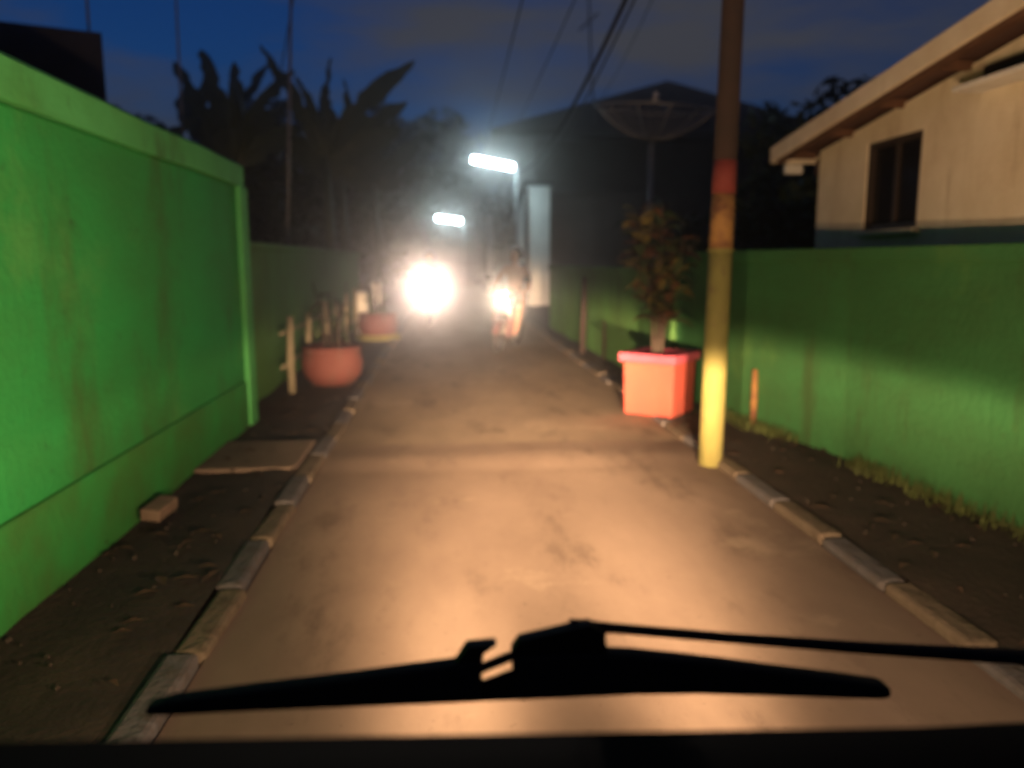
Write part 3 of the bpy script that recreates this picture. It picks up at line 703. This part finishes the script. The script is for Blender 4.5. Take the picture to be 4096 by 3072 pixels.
def rider(loc, rz_, lean, jacket, label):
    r = empty('person', loc); r.rotation_euler = (0, lean, rz_)
    tag(r, label, 'person')
    me = bpy.data.meshes.new('body')
    J = [((0, -.30, .90), .16, .13), ((0, -.27, 1.04), .145, .11), ((0, -.21, 1.20), .165, .115), ((0, -.16, 1.34), .15, .10), ((0, -.12, 1.43), .06, .06), ((0, -.08, 1.50), .065, .07),
         ((0, -.06, 1.58), .085, .10), ((0, -.07, 1.67), .075, .085)]
    E = [(0, 1), (1, 2), (2, 3), (3, 4), (4, 5), (5, 6), (6, 7)]
    for k in (-1, 1):
        b0 = len(J)
        J += [((k * .17, -.15, 1.37), .068, .068), ((k * .27, -.06, 1.20), .05, .055), ((k * .31, .05, 1.07), .045, .045), ((k * .30, .17, 1.02), .04, .04), ((k * .28, .25, 1.005), .028, .025), ((k * .275, .30, 1.0), .04, .022)]
        E += [(3, b0)] + [(b0 + i, b0 + i + 1) for i in range(5)]
        b1 = len(J)
        J += [((k * .11, -.24, .87), .10, .10), ((k * .18, .0, .82), .085, .085), ((k * .20, .17, .76), .062, .065), ((k * .17, .13, .52), .058, .058), ((k * .14, .08, .36), .04, .042), ((k * .14, .12, .315), .042, .035), ((k * .15, .24, .305), .04, .024)]
        E += [(0, b1)] + [(b1 + i, b1 + i + 1) for i in range(6)]
    me.from_pydata([j[0] for j in J], E, [])
    o = bpy.data.objects.new('body', me); COL.objects.link(o)
    o.modifiers.new('skin', 'SKIN')
    sv = me.skin_vertices[0].data
    for i, j in enumerate(J):
        sv[i].radius = (j[1], j[2]); sv[i].use_root = (i == 0)
    sb = o.modifiers.new('sub', 'SUBSURF'); sb.levels = 2; sb.render_levels = 2
    dg = bpy.context.evaluated_depsgraph_get(); dg.update()
    nm = bpy.data.meshes.new_from_object(o.evaluated_get(dg))
    bpy.data.objects.remove(o)
    fb = MB()
    for k in (-1, 1):
        for q in range(4):
            y = .30; xx = k * (.245 + q * .021); ln = (.9, 1.05, 1.0, .8)[q]
            fb.tube([(xx, y, .998), (xx, y + .035 * ln, 1.0), (xx, y + .05 * ln, .975), (xx, y + .035 * ln, .945), (xx, y + .008, .94)], [.0095, .0095, .009, .0085, .007], 6)
        fb.tube([(k * .25, .275, .995), (k * .225, .29, .985), (k * .215, .315, .965), (k * .222, .33, .945)], [.011, .011, .010, .008], 6)
    fm = fb.mesh('f', [], True)
    bm = bmesh.new(); bm.from_mesh(nm); bm.from_mesh(fm)
    for fc in bm.faces:
        c = fc.calc_center_median(); fc.smooth = True
        arm = abs(c.x) > .19 and c.z > .93
        if arm and c.y > .19: fc.material_index = 0
        elif c.z > 1.44: fc.material_index = 0
        elif c.z < .34: fc.material_index = 3
        elif c.z < .93 and not arm: fc.material_index = 2
        else: fc.material_index = 1
    bm.to_mesh(nm); bm.free(); nm.materials.clear()
    for m_ in (M['skin'], jacket, M['jeans'], M['shoe']): nm.materials.append(m_)
    ob = bpy.data.objects.new('body', nm); COL.objects.link(ob); ob.parent = r
    # open faced helmet: shell with a face opening, visor peak, chin strap, face features
    hm = MB(); vs = []; fs = []; nu, nv = 24, 12
    for v in range(nv + 1):
        th = math.pi * .68 * v / nv
        for u in range(nu):
            a = 2 * math.pi * u / nu
            vs.append((.135 * math.sin(th) * math.cos(a), .155 * math.sin(th) * math.sin(a), .145 * math.cos(th)))
    for v in range(nv):
        for u in range(nu):
            a = 2 * math.pi * (u + .5) / nu; th = math.pi * .68 * (v + .5) / nv
            if math.sin(a) > .62 and th > 1.15: continue
            fs.append((v * nu + u, v * nu + (u + 1) % nu, (v + 1) * nu + (u + 1) % nu, (v + 1) * nu + u))
    hm.add(vs, fs)
    he = hm.build('helmet', M['helmet'], r, True, loc=(0, -.065, 1.615))
    so = he.modifiers.new('solid', 'SOLIDIFY'); so.thickness = .018
    one('peak', M['helmet'], he, lambda m: m.prism([(-.1, .10), (-.06, .19), (0, .21), (.06, .19), (.1, .10)], 'z', .05, .062))
    one('eye', M['black'], r, lambda m: (m.lathe([(0, .035), (.013, .03), (.013, .02), (0, .02)], 10, (-.032, 0, 1.60), 'y'), m.lathe([(0, .035), (.013, .03), (.013, .02), (0, .02)], 10, (.032, 0, 1.60), 'y')))
    one('nose', M['skin'], r, lambda m: m.tube([(0, .025, 1.60), (0, .05, 1.565), (0, .03, 1.555)], [.008, .015, .012], 8), True)
    one('mouth', M['red_p'], r, lambda m: m.box((0, .03, 1.53), (.04, .012, .01)), bevel=.003)
    return r

def beam(parent, y, z, watts, color, tilt, spread, turn):
    l = bpy.data.lights.new('headlamp_beam', 'SPOT'); l.energy = watts; l.color = color; l.shadow_soft_size = .05
    l.spot_size = R(spread); l.spot_blend = .8
    o = bpy.data.objects.new('headlamp_beam', l); COL.objects.link(o); o.parent = parent
    o.location = (0, y, z); o.rotation_euler = (R(90 + tilt), 0, R(turn))

B1 = ((-.36, 19.1, 0), R(180 - 1.5), 0)
s1 = scooter(B1[0], B1[1], 0, M['scoot_dark'], M['bulb'], 'oncoming scooter in mid lane with dazzling white headlamp')
rider(B1[0], B1[1], 0, M['jacket_dark'], 'rider in dark jacket hidden behind the dazzling headlamp')
beam(s1, .56, .905, 1250, (1, .80, .66), 1.0, 12, 2.0)
B2 = ((1.06, 13.5, 0), R(180 - 20), R(-4))
s2 = scooter(B2[0], B2[1], B2[2], M['scoot_red'], M['bulb2'], 'oncoming scooter by the right kerb with small warm headlamp')
rider(B2[0], B2[1], B2[2], M['jacket_pale'], 'rider in pale jacket and dark helmet on the right hand scooter')
beam(s2, .56, .905, 150, (1, .84, .64), 1, 26, 15)

# ------------------------------------------------------------------ small things
o = one('loose_brick', M['brick'], None, lambda m: m.box((0, 0, 0), (.11, .24, .07)), bevel=.008)
o.location = (-1.66, 4.55, .09); o.rotation_euler = (.05, .1, -.1); tag(o, 'pale loose brick lying at the foot of the tall green wall', 'brick')
o = one('small_plaque', M['white'], None, lambda m: m.box((0, 0, 0), (.12, .02, .16)), bevel=.004)
o.location = (2.36, 8.7, 1.5); o.rotation_euler = (0, .15, .1); tag(o, 'small white plate beside the shrub, above the far right wall', 'plate')

gb = MB(); rnd = random.Random(5)
for _ in range(1500):
    t = rnd.random() ** .8; y = 3.2 + 4.3 * t
    xw = 3.14 if y < 4.2 else (3.1 - (y - 4.2) * .086 if y < 5.6 else 2.98 - (y - 5.6) * .186)
    if noise.noise(Vector((y * 1.9, 3.3, 0))) < -.12 + .2 * rnd.random(): continue
    x = xw - .02 - abs(rnd.gauss(0, .07)); a = rnd.uniform(0, 6.28); hgt = rnd.uniform(.04, .13); w_ = .006
    dx, dy = math.cos(a), math.sin(a); l_ = rnd.uniform(.01, .06)
    gb.add([(x - dy * w_, y + dx * w_, .03), (x + dy * w_, y - dx * w_, .03), (x + dx * l_, y + dy * l_, .03 + hgt)], [(0, 1, 2)])
tag(gb.build('grass', M['grass']), 'sparse grass tufts at the foot of the right wall', 'grass', kind='stuff')

pb = MB(); rnd = random.Random(11)
for _ in range(220):
    x = rnd.choice((rnd.uniform(-1.78, -1.06), rnd.uniform(2.13, 3.05))); y = rnd.uniform(2.2, 11)
    s_ = rnd.uniform(.006, .02); e = Euler((rnd.uniform(0, 3), rnd.uniform(0, 3), rnd.uniform(0, 6)))
    pb.box((x, y, .035), (s_, s_ * rnd.uniform(.7, 1.5), s_ * .7), e.to_matrix(), rnd.uniform(.5, .9))
tag(pb.build('pebbles', M['pebble']), 'scattered pebbles and grit on the dark verges', 'pebbles', kind='stuff')
lb = MB()
for _ in range(170):
    x = rnd.choice((rnd.uniform(-1.78, -1.06), rnd.uniform(2.13, 3.05))); y = rnd.uniform(2.2, 12); a = rnd.uniform(0, 6.28); l_ = rnd.uniform(.03, .07)
    dx, dy = math.cos(a) * l_, math.sin(a) * l_; z = .045 + rnd.uniform(0, .01)
    lb.add([(x - dx, y - dy, z), (x + dy * .4, y - dx * .4, z + .012), (x + dx, y + dy, z + .004), (x - dy * .4, y + dx * .4, z + .012)], [(0, 1, 2), (0, 2, 3)])
tag(lb.build('fallen_leaves', M['dry_leaf']), 'dry fallen leaves strewn along both verges', 'leaves', kind='stuff')

# ------------------------------------------------------------------ the van the picture is taken from
CX = .36
v = empty('van', (CX, 0, 0))
tag(v, 'dark van cab in the foreground, its wiper and dashboard along the bottom', 'van')
dash = MB()
rings = []
for i in range(25):
    x = -1.0 + i * 2.0 / 24
    up = .004 - .036 * (x + CX - .05)
    e = .05 * max(0, (abs(x) - .68) / .3) ** 2
    rings.append([Vector((x, .12, .72)), Vector((x, .10, .98 + up)), Vector((x, .22, 1.06 + up)), Vector((x, .48, 1.10 + up)), Vector((x, .60, 1.109 + up)), Vector((x, .66, 1.06)), Vector((x, .78, .80)), Vector((x, .5, .6))])
dash.loft(rings)
dash.build('dashboard', M['dash'], v, True)
one('front_panel', M['vanpaint'], v, lambda m: m.prism([(.80, .25), (1.0, .3), (1.03, .62), (.98, .82), (.93, .85), (.80, .80)], 'x', -.8, .8), bevel=.03)
for k in (-1, 1):
    hb = one('headlamp', M['glass'], v, lambda m: m.lathe([(0, 1.0), (.09, 1.0), (.1, 1.03), (.06, 1.055), (0, 1.06)], 20, (k * .42, 0, .70), 'y'), True)
# wiper: blade with bridge and clip, arm coming in from the right
WY = .78
SECT = [(-.315, 1.0405, .004), (-.29, 1.043, .008), (-.2, 1.0475, .012), (-.1, 1.0515, .0165), (0, 1.056, .022), (.034, 1.0585, .024), None,
        (.068, 1.0595, .0255), (.14, 1.060, .026), (.2, 1.0575, .0235), (.27, 1.051, .0195), (.36, 1.0395, .015), (.43, 1.0305, .012), (.48, 1.024, .009), (.492, 1.022, .006)]
def blade(part):
    def fn(m):
        m.loft([[Vector((x - CX, WY, zc - q)), Vector((x - CX, WY + .022, zc - q)), Vector((x - CX, WY + .022, zc + q)), Vector((x - CX, WY, zc + q))] for (x, zc, q) in part])
    return fn
bl = one('wiper_blade', M['rubber'], v, blade(SECT[:6]), bevel=.004)
one('wiper_blade', M['rubber'], v, blade(SECT[7:]), bevel=.004)
# open bridge in the middle: hook, hump and two slanting bars with the lit road showing between
for poly in ([(0, 1.07), (.018, 1.097), (.05, 1.0985), (.036, 1.089), (.033, 1.07)],
             [(.066, 1.09), (.074, 1.102), (.15, 1.117), (.166, 1.106), (.17, 1.07), (.066, 1.07)],
             [(.030, 1.065), (.072, 1.082), (.072, 1.0925), (.030, 1.077)],
             [(.030, 1.035), (.072, 1.0345), (.072, 1.0715), (.030, 1.0565)]):
    one('wiper_bridge', M['black'], bl, lambda m: m.prism([(x - CX, z) for x, z in poly], 'y', WY + .002, WY + (.02 if poly[1][1] > 1.09 else .006)), bevel=.001)
one('wiper_arm', M['rubber'], v, lambda m: m.tube([(.13 - CX, WY + .02, 1.108), (.18 - CX, WY + .02, 1.1035), (.32 - CX, WY + .025, 1.083), (.48 - CX, WY + .03, 1.062), (.70 - CX, WY + .04, 1.035), (.8 - CX, WY + .08, .98)], [.009, .006, .006, .0075, .010, .013], 8), True)

# low beams: each lamp's own beam pattern (bright just under the cut-off, wide weak spill)
def low_beam(x):
    l = bpy.data.lights.new('headlamp_light', 'POINT'); l.energy = 10; l.color = (1, 1, 1); l.shadow_soft_size = .04
    l.use_nodes = True; t = l.node_tree; t.nodes.clear()
    o_ = N(t, 'ShaderNodeOutputLight'); e = N(t, 'ShaderNodeEmission'); g = N(t, 'ShaderNodeTexCoord'); sp = N(t, 'ShaderNodeSeparateXYZ')
    k = t.links.new
    k(g.outputs['Normal'], sp.inputs[0])
    def MA(op, a, b=None, c=None):
        n = N(t, 'ShaderNodeMath', operation=op)
        for i, q in enumerate((a, b, c)):
            if q is None: continue
            if isinstance(q, (int, float)): n.inputs[i].default_value = q
            else: k(q, n.inputs[i])
        return n.outputs[0]
    dx, dy, dz = sp.outputs
    fwd = MA('MAXIMUM', dy, 0.0)
    hor = MA('MAXIMUM', MA('SQRT', MA('ADD', MA('MULTIPLY', dx, dx), MA('MULTIPLY', dy, dy))), .001)
    el = MA('DIVIDE', MA('MULTIPLY', dz, -1.0), hor)                    # downward slope
    az2 = MA('POWER', MA('SUBTRACT', MA('DIVIDE', dx, MA('MAXIMUM', dy, .001)), .055), 2.0)   # tan^2 of the side angle
    cut = N(t, 'ShaderNodeMapRange', interpolation_type='SMOOTHSTEP')
    k(el, cut.inputs['Value']); cut.inputs['From Min'].default_value = -.05; cut.inputs['From Max'].default_value = .13
    core = MA('POWER', MA('ADD', MA('MAXIMUM', el, 0.0), .035), -0.85)
    core = MA('MULTIPLY', core, MA('EXPONENT', MA('MULTIPLY', MA('MAXIMUM', el, 0.0), -4.2)))
    near = MA('EXPONENT', MA('MULTIPLY', MA('MAXIMUM', el, 0.0), -5.0))
    gau = MA('EXPONENT', MA('MULTIPLY', az2, -1 / (.19 ** 2)))
    wide = MA('EXPONENT', MA('MULTIPLY', az2, -1 / (.72 ** 2)))
    side = N(t, 'ShaderNodeMapRange', interpolation_type='SMOOTHSTEP')       # the dipped beam is thrown to one side
    k(MA('DIVIDE', dx, MA('MAXIMUM', dy, .001)), side.inputs['Value']); side.inputs['From Min'].default_value = -.3; side.inputs['From Max'].default_value = .35; side.inputs['To Min'].default_value = .1
    wide = MA('MULTIPLY', wide, side.outputs[0])
    beam_ = MA('MULTIPLY', MA('MULTIPLY', cut.outputs[0], core), MA('ADD', MA('MULTIPLY', gau, 500.0), MA('MULTIPLY', MA('MULTIPLY', wide, near), 74.0)))
    spill = MA('MULTIPLY', MA('MULTIPLY', MA('POWER', fwd, .6), LB_SPILL), MA('EXPONENT', MA('MULTIPLY', MA('MAXIMUM', el, 0.0), -3.0)))
    tot = MA('MULTIPLY', MA('ADD', beam_, spill), MA('GREATER_THAN', dy, 0.0))
    e.inputs['Color'].default_value = (1.0, .60, .325, 1)
    k(MA('MULTIPLY', tot, LB_GAIN), e.inputs['Strength']); k(e.outputs[0], o_.inputs['Surface'])
    ob = bpy.data.objects.new('headlamp_light', l); COL.objects.link(ob); ob.parent = v
    ob.location = (x, 1.09, .70)
LB_SPILL = 38.0
LB_GAIN = 1.1
low_beam(-.42); low_beam(.42)

# ------------------------------------------------------------------ scattering volume added to make the lamps glow
hz = MB(); hz.box((0, 28, 5.5), (60, 70, 14))
hm = bpy.data.materials.new('glow_haze'); hm.use_nodes = True; t = hm.node_tree; t.nodes.clear()
pv_ = N(t, 'ShaderNodeVolumePrincipled'); pv_.inputs['Color'].default_value = (.95, .86, .83, 1)
pv_.inputs['Density'].default_value = .008; pv_.inputs['Anisotropy'].default_value = .955
o_ = N(t, 'ShaderNodeOutputMaterial'); t.links.new(pv_.outputs[0], o_.inputs['Volume'])
hzo = hz.build('glow_haze', hm); tag(hzo, kind='stuff')
